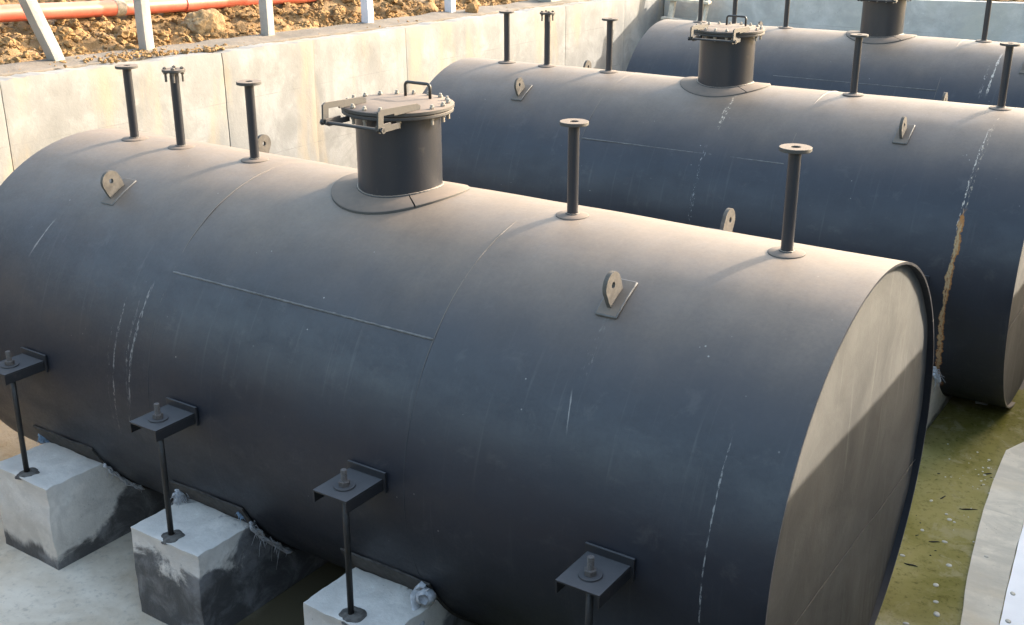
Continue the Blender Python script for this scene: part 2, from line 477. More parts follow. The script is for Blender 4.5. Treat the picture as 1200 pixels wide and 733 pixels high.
    # hinge on the -y side: two arms on the lid, lugs under them, and the pin
    for xh in (-.160, .243):
        bm = bmesh.new()
        pr_ = [(-.10, .5015), (-.10, .522), (-.13, .538), (-.445, .551), (-.468, .540), (-.474, .44), (-.452, .425), (-.430, .44), (-.424, .515), (-.335, .513), (-.330, .5015)]
        f0 = [bm.verts.new((xh-.006, y, z)) for y, z in pr_]; f1 = [bm.verts.new((xh+.006, y, z)) for y, z in pr_]
        bm.faces.new(f0); bm.faces.new(f1[::-1])
        for i in range(len(pr_)):
            j = (i+1) % len(pr_); bm.faces.new((f0[j], f0[i], f1[i], f1[j]))
        bmesh.ops.recalc_face_normals(bm, faces=bm.faces)
        mesh_obj('hinge_arm', bm, M_lid, mn)
        bm = bmesh.new()
        xq = xh + (.016 if xh < 0 else -.016)
        pr_ = [(-.27, H-.002), (-.27, H-.032), (-.44, H-.034), (-.466, H-.022), (-.466, H+.010), (-.345, H+.012), (-.345, H-.002)]
        f0 = [bm.verts.new((xq-.006, y, z)) for y, z in pr_]; f1 = [bm.verts.new((xq+.006, y, z)) for y, z in pr_]
        bm.faces.new(f0); bm.faces.new(f1[::-1])
        for i in range(len(pr_)):
            j = (i+1) % len(pr_); bm.faces.new((f0[j], f0[i], f1[i], f1[j]))
        bmesh.ops.recalc_face_normals(bm, faces=bm.faces)
        mesh_obj('hinge_lug', bm, M_lid, mn)
    bm = bmesh.new()
    tube_path(bm, [(-.185, -.450, .440), (.268, -.450, .440)], .010, 12)
    for xe in (-.182, .262): tube_path(bm, [(xe-.006, -.450, .440), (xe+.006, -.450, .440)], .019, 6)
    mesh_obj('hinge_pin', bm, M_steel, mn, True)
    bm = bmesh.new()
    tube_path(bm, [(.2555*math.cos(t), .2555*math.sin(t), math.sqrt(R*R - (.2555*math.sin(t))**2) - R + .017 + .002*noise.noise(Vector((t*30, 4, 0)))) for t in np.linspace(0, 2*math.pi, 200, endpoint=False)], [.008 + .003*noise.noise(Vector((t*45, 1, 2))) for t in np.linspace(0, 2*math.pi, 200, endpoint=False)], 6, True)
    mesh_obj('weld_bead', bm, M_weld, mn, 'all')
    # two-piece reinforcing saddle round the neck
    for half in (0, 1):
        bm = bmesh.new()
        n = 44; rows = []
        a0 = R_(-40) + half*math.pi + .012; a1 = a0 + math.pi - .024
        for r, up in ((.2532, .016), (.41, .014), (.417, .009), (.418, -.015)):
            row = []
            for q in range(n+1):
                t = a0 + (a1-a0)*q/n
                yy = r*math.sin(t)
                row.append(bm.verts.new((r*math.cos(t), yy, math.sqrt(R*R - yy*yy) - R + up)))
            rows.append(row)
        for p, q in zip(rows, rows[1:]):
            for i in range(n): bm.faces.new((p[i], q[i], q[i+1], p[i+1]))
        # close the split ends
        for e in (0, n):
            lo = [bm.verts.new((r[e].co.x, r[e].co.y, r[e].co.z - .03)) for r in rows[:2]]
            bm.faces.new((rows[0][e], rows[1][e], lo[1], lo[0]))
        bmesh.ops.recalc_face_normals(bm, faces=bm.faces)
        mesh_obj('reinforcing_plate', bm, M_lid, root, True, (MHX - X0, 0, 2*ZA))
    # lifting lugs, four
    for xl in (1.11, 4.79):
        for sgn in (-1, 1):
            an = R_(30.0)
            base = Matrix.Translation((xl - X0, sgn*R*math.sin(an), ZA + R*math.cos(an))) @ Matrix.Rotation(-sgn*an, 4, 'X')
            if sgn == 1: base = base @ Matrix.Rotation(math.pi, 4, 'Z')
            bm = bmesh.new()
            prof = [(-.074, .010), (.056, .010), (.064, .050)]
            cy, cz, rl = -.004, .094, .070
            prof += [(cy + rl*math.cos(t), cz + rl*math.sin(t)) for t in np.linspace(R_(-8), R_(188), 20)]
            prof += [(-.076, .050)]
            hole = [(cy + .0165*math.cos(t), cz + .004 + .0165*math.sin(t)) for t in np.linspace(0, 2*math.pi, 20, endpoint=False)]
            e_all = []
            layers = []
            for xx in (-.011, .011):
                vo = [bm.verts.new((xx, y, z)) for y, z in prof]; vh = [bm.verts.new((xx, y, z)) for y, z in hole]
                es = [bm.edges.new((vo[i], vo[(i+1) % len(vo)])) for i in range(len(vo))] + [bm.edges.new((vh[i], vh[(i+1) % len(vh)])) for i in range(len(vh))]
                bmesh.ops.triangle_fill(bm, use_beauty=True, use_dissolve=False, edges=es)
                layers.append((vo, vh))
            for q in (0, 1):
                A, B = layers[0][q], layers[1][q]
                for i in range(len(A)):
                    j = (i+1) % len(A); bm.faces.new((A[i], A[j], B[j], B[i]))
            bmesh.ops.recalc_face_normals(bm, faces=bm.faces)
            bmesh.ops.transform(bm, matrix=base, verts=bm.verts)
            lug = mesh_obj('lifting_lug', bm, M_lug, root)
            bm = bmesh.new()
            # curved seating plate
            vs = []
            for xx in (-.054, .054):
                for zz in (1, 0):
                    vs.append([bm.verts.new((xx, t, math.sqrt(R*R - t*t) - R + (.012 if zz else -.01))) for t in np.linspace(-.115, .115, 9)])
            a_, b_, c_, d_ = vs      # a top -x, b low -x, c top +x, d low +x
            for i in range(8):
                bm.faces.new((a_[i], a_[i+1], c_[i+1], c_[i])); bm.faces.new((a_[i], b_[i], b_[i+1], a_[i+1])); bm.faces.new((c_[i], c_[i+1], d_[i+1], d_[i]))
            bm.faces.new((a_[0], c_[0], d_[0], b_[0])); bm.faces.new((a_[8], b_[8], d_[8], c_[8]))
            bmesh.ops.recalc_face_normals(bm, faces=bm.faces)
            bmesh.ops.transform(bm, matrix=base, verts=bm.verts)
            mesh_obj('base_plate', bm, M_steel, lug)
            bm = bmesh.new()
            loop = []
            for (p, q) in (((-.054, -.115), (.054, -.115)), ((.054, -.115), (.054, .115)), ((.054, .115), (-.054, .115)), ((-.054, .115), (-.054, -.115))):
                for t in np.linspace(0, 1, 8, endpoint=False):
                    yy = p[1] + (q[1]-p[1])*t; loop.append((p[0] + (q[0]-p[0])*t, yy, math.sqrt(R*R-yy*yy) - R + .005))
            tube_path(bm, loop, .0075, 6, True)
            bmesh.ops.transform(bm, matrix=base, verts=bm.verts)
            mesh_obj('weld_bead', bm, M_weldl, lug, 'all')
    # hold-down brackets on the near flank
    for xb in (.885, 2.290, 3.700, 5.140):
        zt = -1.158 + 2.5
        t = .010; w = .112; y0, y1 = -1.545, -1.251
        bm = bmesh.new()
        box(bm, (xb - X0, (y0+y1)/2, zt - t/2), (2*w, y1-y0, t), bevel=.002)
        for s in (-1, 1): box(bm, (xb - X0 + s*(w - t/2), (y0+y1)/2, zt - t - .0295), (t, y1-y0, .058), bevel=.002)
        br = mesh_obj('hold_down_bracket', bm, M_bracket, root)
        bm = bmesh.new()
        box(bm, (xb - X0 + .002, -1.2595, zt - .020), (.255, .014, .118), bevel=.003)
        mesh_obj('back_plate', bm, M_bracket, br)
    return root

MT = [tank_mat('tank_paint_' + n, st) for n, st in (('scraped', ST1), ('rust_streaked', ST2), ('chalk_marked', ST3))]
tank1 = make_tank(MT[0])
tag(tank1, 'nearest black steel storage tank, shown whole with its dusty end plate facing us', 'storage tank', 'black cylindrical storage tanks in the pit')
def place_copy(mat, seed, loc, rz, label):
    t = copy_tree(tank1); t.location = loc; t.rotation_euler = (0, 0, rz); t['label'] = label
    for ch in kids(t):
        if ch.name.startswith('shell'):
            me = mesh_obj('tmp', shell_mesh(seed), mat, None, True)
            ch.data = me.data; bpy.data.objects.remove(me)
    return t
TANK2 = (X0 - .0481, 4.835, -2.547); TANK3 = (X0 + .0403, 9.264, -2.552)
tank2 = place_copy(MT[1], 5.3, TANK2, .0173, 'middle black storage tank with a long orange rust streak down its flank')
tank3 = place_copy(MT[2], 9.1, TANK3, 0, 'farthest black storage tank, close in front of the shaded back wall')

# ------------------------------------------------------------------ saddles, rods, pads
FLOOR = -2.53
BX = (.885, 2.290, 3.700, 5.140)
def saddle_mesh(seed, ztop=-1.93 + 2.53, w=.585):
    """Block with a round bed; local origin on the floor under the tank axis."""
    bm = bmesh.new()
    zc = ZA + .03           # axis height over floor
    rb = R + .016
    y_in = math.sqrt(rb*rb - (zc-ztop)**2)
    yo = 1.50
    prof = [(-yo, 0)] + [(-yo + .006*math.sin(q*9), ztop*q) for q in np.linspace(.06, .96, 15)] + [(-yo, ztop)]
    prof += [(-yo + (yo-y_in)*q, ztop + .006*noise.noise(Vector((q*5, seed, 0)))) for q in np.linspace(.09, 1, 11)]
    a0 = math.asin(y_in/rb)
    prof += [(-rb*math.sin(a), max(.012, zc - rb*math.cos(a))) for a in np.linspace(a0, -a0, 26)[1:-1]]
    prof += [(y_in, ztop), (yo, ztop), (yo, 0)]
    nx = 18
    layers = []
    for i in range(nx+1):
        xx = -w/2 + w*i/nx
        layers.append([bm.verts.new((xx + (.008*fbm(y*2.1, z*2.1, seed + i*.01, 3) if i in (0, nx) else 0), y + .010*fbm(xx*2.3, z*2.3, seed+7, 3)*(1 if y < -1.2 else 0), z + (.007*fbm(xx*3, y*3, seed+3, 3) if 0 < z else 0))) for y, z in prof])
    m = len(prof)
    for A, B in zip(layers, layers[1:]):
        for i in range(m):
            j = (i+1) % m; bm.faces.new((A[i], A[j], B[j], B[i]))
    f0 = bm.faces.new(layers[0]); f1 = bm.faces.new(layers[-1][::-1])
    bmesh.ops.recalc_face_normals(bm, faces=bm.faces)
    # soften the arrises
    es = [e for e in bm.edges if e.is_valid and len(e.link_faces) == 2 and e.calc_face_angle(0) > R_(50) and min(v.co.z for v in e.verts) > -.01 and max(v.co.z for v in e.verts) > .3]
    bmesh.ops.bevel(bm, geom=es, offset=.012, segments=2, affect='EDGES', profile=.5, clamp_overlap=True)
    for v in bm.verts:
        if v.co.y < -.9 and v.co.z > .01:
            p = v.co*13 + Vector((seed, 0, 0)); q = v.co*31
            v.co += Vector((noise.noise(p), noise.noise(p + Vector((9, 0, 0))), noise.noise(p + Vector((0, 9, 0)))))*.005 + Vector((noise.noise(q), noise.noise(q + Vector((9, 0, 0))), noise.noise(q + Vector((0, 9, 0)))))*.0025
    bmesh.ops.triangulate(bm, faces=[f for f in bm.faces if len(f.verts) > 8])
    return bm

def block_mat(name, z0, z1, amp, wc=(.085, .085, .085), toe=.75):
    return concrete_mat(name, (.74, .70, .63), (.55, .52, .465), wet=(z0, z1, amp, wc, toe), bump=.45)
BM = [block_mat('saddle_concrete_dry', .06, .13, .42), block_mat('saddle_concrete_wet', .40, .50, .85), block_mat('saddle_concrete_damp', .24, .32, .6), block_mat('saddle_concrete_plain', .06, .11, .3, (.16, .15, .13), .05)]
lab = ['pale dry concrete saddle block at the far end of the nearest tank',
       'concrete saddle block with dark wet sides under the nearest tank',
       'pale concrete saddle block with a knotted white cloth on its corner']
for i in (0, 1, 2):
    o = mesh_obj('concrete_saddle', saddle_mesh(i*3.7+1), BM[i], None, True, (BX[i], 0, FLOOR))
    tag(o, lab[i], 'concrete block', 'concrete saddle blocks under the tanks')
o = mesh_obj('concrete_saddle', saddle_mesh(14.2), BM[2], None, True, (BX[3], 0, FLOOR))
tag(o, 'concrete saddle block under the bracket nearest the end plate', 'concrete block', 'concrete saddle blocks under the tanks')
o = mesh_obj('concrete_saddle', saddle_mesh(21.5), BM[3], None, True, (5.14 - .05 - .03, 4.835 + .037, FLOOR - .045))
tag(o, 'grey concrete saddle block under the rust streaked middle tank, beside green water', 'concrete block', 'concrete saddle blocks under the tanks')

def rod(x, ytop, ztop, zbot, label):
    root = empty('anchor_rod', (x, ytop, zbot))
    h = ztop - zbot
    bm = bmesh.new(); tube_path(bm, [(0, -.008, -.02), (0, -.004, h*.5), (0, 0, h-.012)], .0175, 12)
    mesh_obj('rod', bm, M_rod, root, 'all')
    bm = bmesh.new()
    prof = []
    for q in range(15):
        prof += [(.0165, h - .012 + q*.0075), (.0145, h - .0085 + q*.0075)]
    rings = lathe(bm, prof, 14); cap_ring(bm, rings[-1])
    bmesh.ops.recalc_face_normals(bm, faces=bm.faces)
    mesh_obj('threaded_end', bm, M_thread, root)
    bm = bmesh.new(); solid_cyl(bm, .030, h+.0075, h+.034, 6); mesh_obj('nut', bm, M_thread, root)
    bm = bmesh.new()
    lathe(bm, [(.019, h+.0005), (.054, h+.0005), (.056, h+.003), (.054, h+.0075), (.019, h+.0075)], 28, closed=True)
    bmesh.ops.recalc_face_normals(bm, faces=bm.faces)
    mesh_obj('washer', bm, M_bracket, root, True)
    bm = bmesh.new()   # rough mortar collar
    n = 24; rows = []
    for r, z in ((.018, .016), (.036, .013), (.062, .005), (.078, -.012)):
        rows.append([bm.verts.new((r*(1+.35*noise.noise(Vector((math.cos(2*math.pi*k/n)*1.5, math.sin(2*math.pi*k/n)*1.5, x*9))))*math.cos(2*math.pi*k/n), r*(1+.35*noise.noise(Vector((math.cos(2*math.pi*k/n)*1.5, math.sin(2*math.pi*k/n)*1.5, x*9))))*math.sin(2*math.pi*k/n), z + .005*noise.noise(Vector((r*60, k*.9, x))))) for k in range(n)])
    for p, q in zip(rows, rows[1:]):
        for k in range(n):
            j = (k+1) % n; bm.faces.new((p[k], q[k], q[j], p[j]))
    bmesh.ops.recalc_face_normals(bm, faces=bm.faces)
    mesh_obj('collar', bm, M_collar, root, True)
    tag(root, label, 'anchor rod', 'anchor rods holding down the nearest tank')
ord_ = ['black anchor rod on the dry saddle block at the far end of the nearest tank',
        'black anchor rod standing on the wet dark sided saddle block',
        'black anchor rod on the block with the knotted white cloth',
        'bolt end of the anchor rod in the bracket nearest the end plate']
for i in range(4): rod(BX[i], -1.43, -1.158, -1.93 + .003, ord_[i])

pads = ['black rubber pad between the nearest tank and its dry far block', 'black rubber pad on the wet dark sided block',
        'black rubber pad on the block with the knotted cloth']
for i in range(3):
    bm = bmesh.new()
    w = .63; r0, r1 = R+.003, R+.015
    A = []
    angs = np.linspace(R_(115.5), R_(160), 24)
    for xx in np.linspace(-w/2, w/2, 9):
        lift = .010*noise.noise(Vector((xx*6, i*4.4, 0)))
        row_o = [(xx, -(r1+ (lift if q < 3 else 0))*math.sin(a), ZA + (r1+(lift if q < 3 else 0))*math.cos(a)) for q, a in enumerate(angs)]
        row_i = [(xx, -(r0+ (lift if q < 3 else 0))*math.sin(a), ZA + (r0+(lift if q < 3 else 0))*math.cos(a)) for q, a in enumerate(angs)]
        A.append([bm.verts.new(p) for p in row_o + row_i[::-1]])
    m = len(A[0])
    for p, q in zip(A, A[1:]):
        for k in range(m):
            j = (k+1) % m; bm.faces.new((p[k], p[j], q[j], q[k]))
    bm.faces.new(A[0]); bm.faces.new(A[-1][::-1])
    bmesh.ops.recalc_face_normals(bm, faces=bm.faces)
    bmesh.ops.triangulate(bm, faces=[f for f in bm.faces if len(f.verts) > 6])
    o = mesh_obj('rubber_pad', bm, M_rubber, None, True, (BX[i] - .02, 0, -2.5))
    tag(o, pads[i], 'rubber pad', 'rubber pads under the nearest tank')

# frayed cloth strips squeezed out along the pads
def frayed(path, width, mat, label, threads=30, seed=1, tl=.10):
    random.seed(seed)
    bm = bmesh.new()
    path = [Vector(p) for p in path]
    # a knotty rope of twisted folds
    for s in range(5):
        pts = []; rad = []
        for i in range(28):
            t = i/27; q = t*(len(path)-1); k = min(int(q), len(path)-2); p = path[k].lerp(path[k+1], q-k)
            j = Vector((noise.noise(Vector((t*7, s*3.1, seed))), noise.noise(Vector((t*7, s*3.1+9, seed))), noise.noise(Vector((t*7, s*3.1+19, seed)))))
            pts.append(p + j*width*.9); rad.append(width*(.22 + .2*abs(noise.noise(Vector((t*11, s*5, seed))))))
        tube_path(bm, pts, rad, 7)
    for s in range(threads):
        t = random.random(); q = t*(len(path)-1); k = min(int(q), len(path)-2); p = path[k].lerp(path[k+1], q-k)
        d = Vector((random.uniform(-.3, 1), random.uniform(-1, .1), random.uniform(-.8, .6))); d.normalize()
        ln = tl*random.uniform(.3, 1.1)
        tube_path(bm, [p, p + d*ln*.5 + Vector((0, 0, .01)), p + d*ln + Vector((random.uniform(-.02, .02), random.uniform(-.02, .02), -ln*.5))], [.0028, .0022, .001], 4)
    o = mesh_obj('frayed_cloth', bm, mat, None, 'all')
    tag(o, label, 'cloth scrap', 'cloth scraps squeezed out under the tanks')
def bed(x, deg_, out=.03): return (x, -(R+out)*math.sin(R_(deg_)), -1.25 + (R+out)*math.cos(R_(deg_)))
e1 = BX[0] + .325; e2 = BX[1] + .31
frayed([bed(e1, a, .022) for a in (122, 126, 131, 136, 141)], .026, M_cloth, 'white frayed cloth strip along the dry far block', 26, 3, .05)
frayed([bed(e2, a, .03) for a in (121, 123, 126, 130, 136, 142)], .034, M_cloth, 'white frayed cloth with hanging threads on the wet block', 26, 5, .10)
frayed([(BX[1]-.30, -1.10, -1.88), (BX[1]-.30, -1.13, -1.91), (BX[1]-.29, -1.07, -1.90)], .05, M_cloth, 'ball of white frayed threads behind the rod on the wet block', 60, 8, .08)
frayed([(BX[0]-.36, -1.06, -1.90), (BX[0]-.33, -1.09, -1.90), (BX[0]-.31, -1.07, -1.92)], .045, M_cloth_blue, 'blue and white cloth scrap behind the dry far block', 12, 12, .05)
frayed([bed(e2-.07, a, .02) for a in (118, 120)], .02, M_cloth_blue, 'small blue cloth tuft at the corner of the wet block', 8, 17, .04)
frayed([(5.36, 4.835-1.16, -1.96), (5.38, 4.835-1.14, -2.02), (5.38, 4.835-1.08, -2.05)], .045, M_cloth, 'white cloth scrap hanging on the block under the middle tank', 24, 21, .09)

def cloth_knot():
    """A folded, looped rag: a hood of cloth with an open end and a hanging tail."""
    bm = bmesh.new()
    n = 28
    def loft(path, rad, squash):
        rings = []
        for i, (p, r) in enumerate(zip(path, rad)):
            t = (Vector(path[min(i+1, len(path)-1)]) - Vector(path[max(i-1, 0)])).normalized()
            s = t.cross(Vector((.3, .2, 1))).normalized(); u = s.cross(t)
            rings.append([bm.verts.new(Vector(p) + r*(1 + .22*noise.noise(Vector((math.cos(2*math.pi*k/n)*1.6, math.sin(2*math.pi*k/n)*1.6, i*.5))))*(math.cos(2*math.pi*k/n)*s + squash*math.sin(2*math.pi*k/n)*u)) for k in range(n)])
        for a, b in zip(rings, rings[1:]):
            for k in range(n):
                j = (k+1) % n; bm.faces.new((a[k], a[j], b[j], b[k]))
        return rings
    r = loft([(.02, -.062, .052), (.016, -.05, .048), (.008, -.025, .04), (0, 0, .035), (-.008, .03, .03)], [.030, .046, .052, .05, .03], .85)
    cap_ring(bm, r[-1])
    # inside of the open end
    r2 = loft([(.0205, -.0635, .0525), (.017, -.052, .049), (.006, -.03, .04)], [.030, .036, .030], .85); cap_ring(bm, r2[-1])
    loft([(-.055, -.01, .07), (-.062, -.025, .03), (-.05, -.045, -.02), (-.02, -.06, -.07), (.005, -.065, -.105), (.015, -.066, -.125)], [.02, .038, .036, .030, .024, .006], .45)
    loft([(-.01, 0, .09), (-.035, -.005, .095), (-.058, -.012, .07)], [.02, .03, .025], .5)
    tube_path(bm, [(.015, -.03, .085), (.025, -.03, .10), (.032, -.032, .108)], [.006, .004, .002], 6)
    bmesh.ops.recalc_face_normals(bm, faces=bm.faces)
    o = mesh_obj('cloth_knot', bm, M_cloth, None, 'all', (BX[2]+.285, -1.14, -1.90))
    tag(o, 'knotted pale grey cloth loop at the corner of the third saddle block', 'cloth knot', 'cloth scraps squeezed out under the tanks')
cloth_knot()

# ------------------------------------------------------------------ pit floor, water, kerb strip
def floor_mat():
    k = NT('pit_floor_concrete')
    x, y, z = k.sep(k.tc.outputs['Object'])
    n = k.noise(1.3, 8, .62, dist=.4); f = k.noise(24, 6, .7)
    c = k.mix(k.step(n, .32, .68), (.52, .43, .31), (.80, .73, .60))
    c = k.mix(k.step(k.noise(.8, 6, .6), .52, .66, 0, .7), c, (.47, .37, .25))
    c = k.mix(k.step(f, .5, .75, 0, .5), c, (.28, .25, .21))
    sp = k.math('MULTIPLY', k.step(k.voro(7), .08, .03), k.step(k.noise(2, 3), .5, .58))
    c = k.mix(k.math('MULTIPLY', sp, .7), c, (.16, .15, .13))
    # mud line: damp brown and then standing green water away from the dry end
    w = k.math('ADD', k.math('ADD', x, k.math('MULTIPLY', y, .55)), k.math('MULTIPLY', k.math('SUBTRACT', k.noise(1.6, 6, .6), .5), 1.3))
    wet = k.step(w, 1.15, 1.95)
    c = k.mix(wet, c, (.10, .085, .05))
    return k.done(c, k.step(wet, 0, 1, .9, .35), k.bump(f, .4, .004, k.bump(n, .3, .02)), spec=.4)
def water_mat():
    k = NT('murky_water')
    x, y, z = k.sep(k.tc.outputs['Object'])
    n = k.noise(1.3, 7, .6, dist=.7); m = k.noise(1.0, 6, .7, k.scale(7, 4.5, 1)); f = k.noise(26, 5, .75)
    c = k.mix(k.step(n, .3, .7), (.15, .132, .030), (.27, .23, .085))
    c = k.mix(k.step(m, .5, .72, 0, .7), c, (.29, .245, .11))
    c = k.mix(k.step(f, .50, .72, 0, .65), c, (.055, .050, .010))
    c = k.mix(k.step(k.noise(5, 7, .72, dist=.5), .52, .66, 0, .65), c, (.30, .26, .14))
    return k.done(c, k.step(n, .3, .7, .04, .16), k.bump(k.noise(7, 4, .6), .05, .02), spec=.5, ior=1.33)
bm = bmesh.new()
vs = [bm.verts.new(p) for p in ((-1.3, -4.6, FLOOR), (7.4, -4.6, FLOOR), (7.4, 11.9, FLOOR), (-1.3, 11.9, FLOOR))]; bm.faces.new(vs)
tag(mesh_obj('pit_floor', bm, floor_mat()), kind='structure')
# standing water: irregular shore on the dry side
shore = []
for i in range(60):
    y = -1.25 + 12.9*i/59
    shore.append((3.35 + .35*fbm(y*.8, 0, 2) - .12*(y+1.25) if y < 6 else 2.2 + .3*fbm(y, 1, 2), y, FLOOR+.006))
east = [(5.983 + q, y) for q, y in ()]
k_left = [(6.86, -2.6), (6.60, -1.0), (6.45, .1), (6.268, 1.131), (6.20, 1.50), (6.146, 1.866), (6.08, 2.40), (6.027, 2.948), (5.985, 3.66), (6.10, 3.95), (6.10, 4.4), (6.22, 4.9), (6.3, 5.6), (6.25, 6.4)]
k_right = [(7.20, -2.6), (6.92, -1.0), (6.74, .1), (6.456, 1.257), (6.42, 1.60), (6.388, 1.931), (6.352, 2.30), (6.326, 2.637), (6.305, 3.0), (7.38, 3.04), (7.38, 3.9), (7.38, 4.8), (7.38, 5.6), (7.38, 6.4)]
out = shore + [(7.39, 11.65, FLOOR+.006), (7.39, -2.6, FLOOR+.006), (5.2, -2.3, FLOOR+.006), (4.0, -1.9, FLOOR+.006)]
bm = bmesh.new(); f = bm.faces.new([bm.verts.new(p) for p in out]); bmesh.ops.triangulate(bm, faces=[f])
bmesh.ops.recalc_face_normals(bm, faces=bm.faces)
if sum(f.normal.z for f in bm.faces) < 0: bmesh.ops.reverse_faces(bm, faces=bm.faces)
tag(mesh_obj('water', bm, water_mat()), kind='structure')

def strip(name, left, right, z0, z1, mat, nsub=6):
    bm = bmesh.new()
    def dens(P):
        o = []
        for (a, b) in zip(P, P[1:]):
            for t in range(nsub): o.append((a[0]+(b[0]-a[0])*t/nsub, a[1]+(b[1]-a[1])*t/nsub))
        return o + [P[-1]]
    l, r = dens(left), dens(right)
    jt = lambda p, s: (p[0] + .008*noise.noise(Vector((p[1]*4, s, 0))), p[1])
    l = [jt(p, 0) for p in l]; r = [jt(p, 5) for p in r]
    T0 = [bm.verts.new((*p, z1)) for p in l]; T1 = [bm.verts.new((*p, z1)) for p in r]
    B0 = [bm.verts.new((*p, z0)) for p in l]; B1 = [bm.verts.new((*p, z0)) for p in r]
    for i in range(len(l)-1):
        bm.faces.new((T0[i], T1[i], T1[i+1], T0[i+1])); bm.faces.new((T0[i], T0[i+1], B0[i+1], B0[i])); bm.faces.new((T1[i], B1[i], B1[i+1], T1[i+1]))
    bm.faces.new((T0[0], B0[0], B1[0], T1[0])); bm.faces.new((T0[-1], T1[-1], B1[-1], B0[-1]))
    bmesh.ops.recalc_face_normals(bm, faces=bm.faces)
    return mesh_obj(name, bm, mat)
o = strip('kerb_strip', k_left, k_right, FLOOR, FLOOR+.045, concrete_mat('kerb_concrete', (.68, .60, .47), (.56, .49, .385), streak=True, warm=(.60, .50, .36), bump=.3))
tag(o, 'low curved strip of pale wet concrete beside the green water', 'concrete strip')
far_r = [(7.38, y) for x, y in k_right]
near_l = [(x+.006, y) for x, y in k_right[:8]] + [(6.312, 2.99)]
o = strip('plastic_sheet', near_l, [(7.38, y) for x, y in near_l], FLOOR+.008, FLOOR+.05, plain('white_sheet', (.86, .84, .83), .5, .5, .05, .1, 6))
tag(o, 'white plastic sheet lying flat along the concrete strip', 'plastic sheet')

# foam bubbles and floating scraps
random.seed(3)
bm = bmesh.new()
def blob(x, y, r, z=FLOOR+.006, flat=.35):
    rr = lathe(bm, [(r, 0), (r*.93, r*flat*.35), (r*.6, r*flat*.55), (r*.15, r*flat*.6)], 12, Matrix.Translation((x, y, z)) @ Matrix.Rotation(random.random()*6, 4, 'Z') @ Matrix.Diagonal((1, random.uniform(.6, 1), 1, 1)))
    cap_ring(bm, rr[-1])
def kerb_x(y):
    for (a, b) in zip(k_left, k_left[1:]):
        if a[1] <= y <= b[1]: return a[0] + (b[0]-a[0])*(y-a[1])/(b[1]-a[1])
    return 6.0
for i in range(40):
    y = random.gauss(3.3, .55); 
    if y > 4.3: continue
    x = kerb_x(y) - abs(random.gauss(.02, .16))
    if y > 3.6: x = random.uniform(5.8, 6.5)
    blob(x, y, random.choice((.004, .005, .006, .008, .012)))
for x, y, r in ((5.93, 2.08, .020), (6.11, 1.20, .028), (6.07, 1.33, .018), (6.02, 1.52, .02), (6.03, 1.8, .02), (5.88, 2.4, .018), (6.04, .95, .036), (5.98, 1.0, .02), (5.7, 2.6, .016), (5.76, 2.15, .015), (5.74, 1.75, .018)): blob(x, y, r)
for x, y in ((6.22, 1.98),): blob(x, y, .016, FLOOR+.045)
for x, y, r in ((6.46, 1.62, .022), (6.5, 1.3, .022)): blob(x, y, r, FLOOR+.05)
bmesh.ops.recalc_face_normals(bm, faces=bm.faces)
tag(mesh_obj('foam', bm, M_foam, None, 'all'), kind='stuff')
bm = bmesh.new()
for x, y, ln, an in ((5.958, 2.617, .12, .3), (5.76, 2.69, .05, 1.1), (5.82, 1.66, .09, -.2), (5.872, 2.037, .07, .1), (5.95, 3.25, .05, .1)):
    pts = [(x + math.cos(an)*ln*t, y + math.sin(an)*ln*t + .012*math.sin(t*4), FLOOR+.010) for t in np.linspace(-.5, .5, 7)]
    tube_path(bm, pts, [.002, .003, .005, .005, .004, .003, .001], 6)
for i in range(14):
    x = random.uniform(5.55, 6.0); y = random.uniform(.9, 3.6)
    tube_path(bm, [(x, y, FLOOR+.007), (x+random.uniform(-.02, .02), y+random.uniform(-.02, .02), FLOOR+.008)], random.uniform(.002, .005), 5)
tag(mesh_obj('floating_debris', bm, M_debris, None, 'all'), kind='stuff')
# bit of wire and crumbs on the floor near the wet block
bm = bmesh.new()
tube_path(bm, [(2.93, -1.42, FLOOR+.012), (2.95, -1.36, FLOOR+.008), (2.93, -1.31, FLOOR+.010), (2.98, -1.29, FLOOR+.008), (3.03, -1.31, FLOOR+.008), (3.03, -1.37, FLOOR+.010)], .004, 6)
tag(mesh_obj('wire', bm, M_debris, None, 'all'), 'bent dark wire lying on the damp floor beside the wet block', 'wire')
# broken brick-like rubble beneath the middle tank
bm = bmesh.new()
box(bm, (5.60, 4.55, FLOOR+.03), (.10, .06, .05), Matrix.Rotation(.2, 3, 'Z'), .006)
tag(mesh_obj('concrete_chunk', bm, M_post), 'pale squared concrete chunk in shade under the rusty middle tank', 'concrete chunk', 'concrete chunks under the middle tank')
bm = bmesh.new()
box(bm, (5.46, 4.60, FLOOR+.028), (.09, .055, .045), Matrix.Rotation(-.1, 3, 'Z'), .006)
tag(mesh_obj('concrete_chunk', bm, M_post), 'smaller concrete chunk beside the squared one under the middle tank', 'concrete chunk', 'concrete chunks under the middle tank')

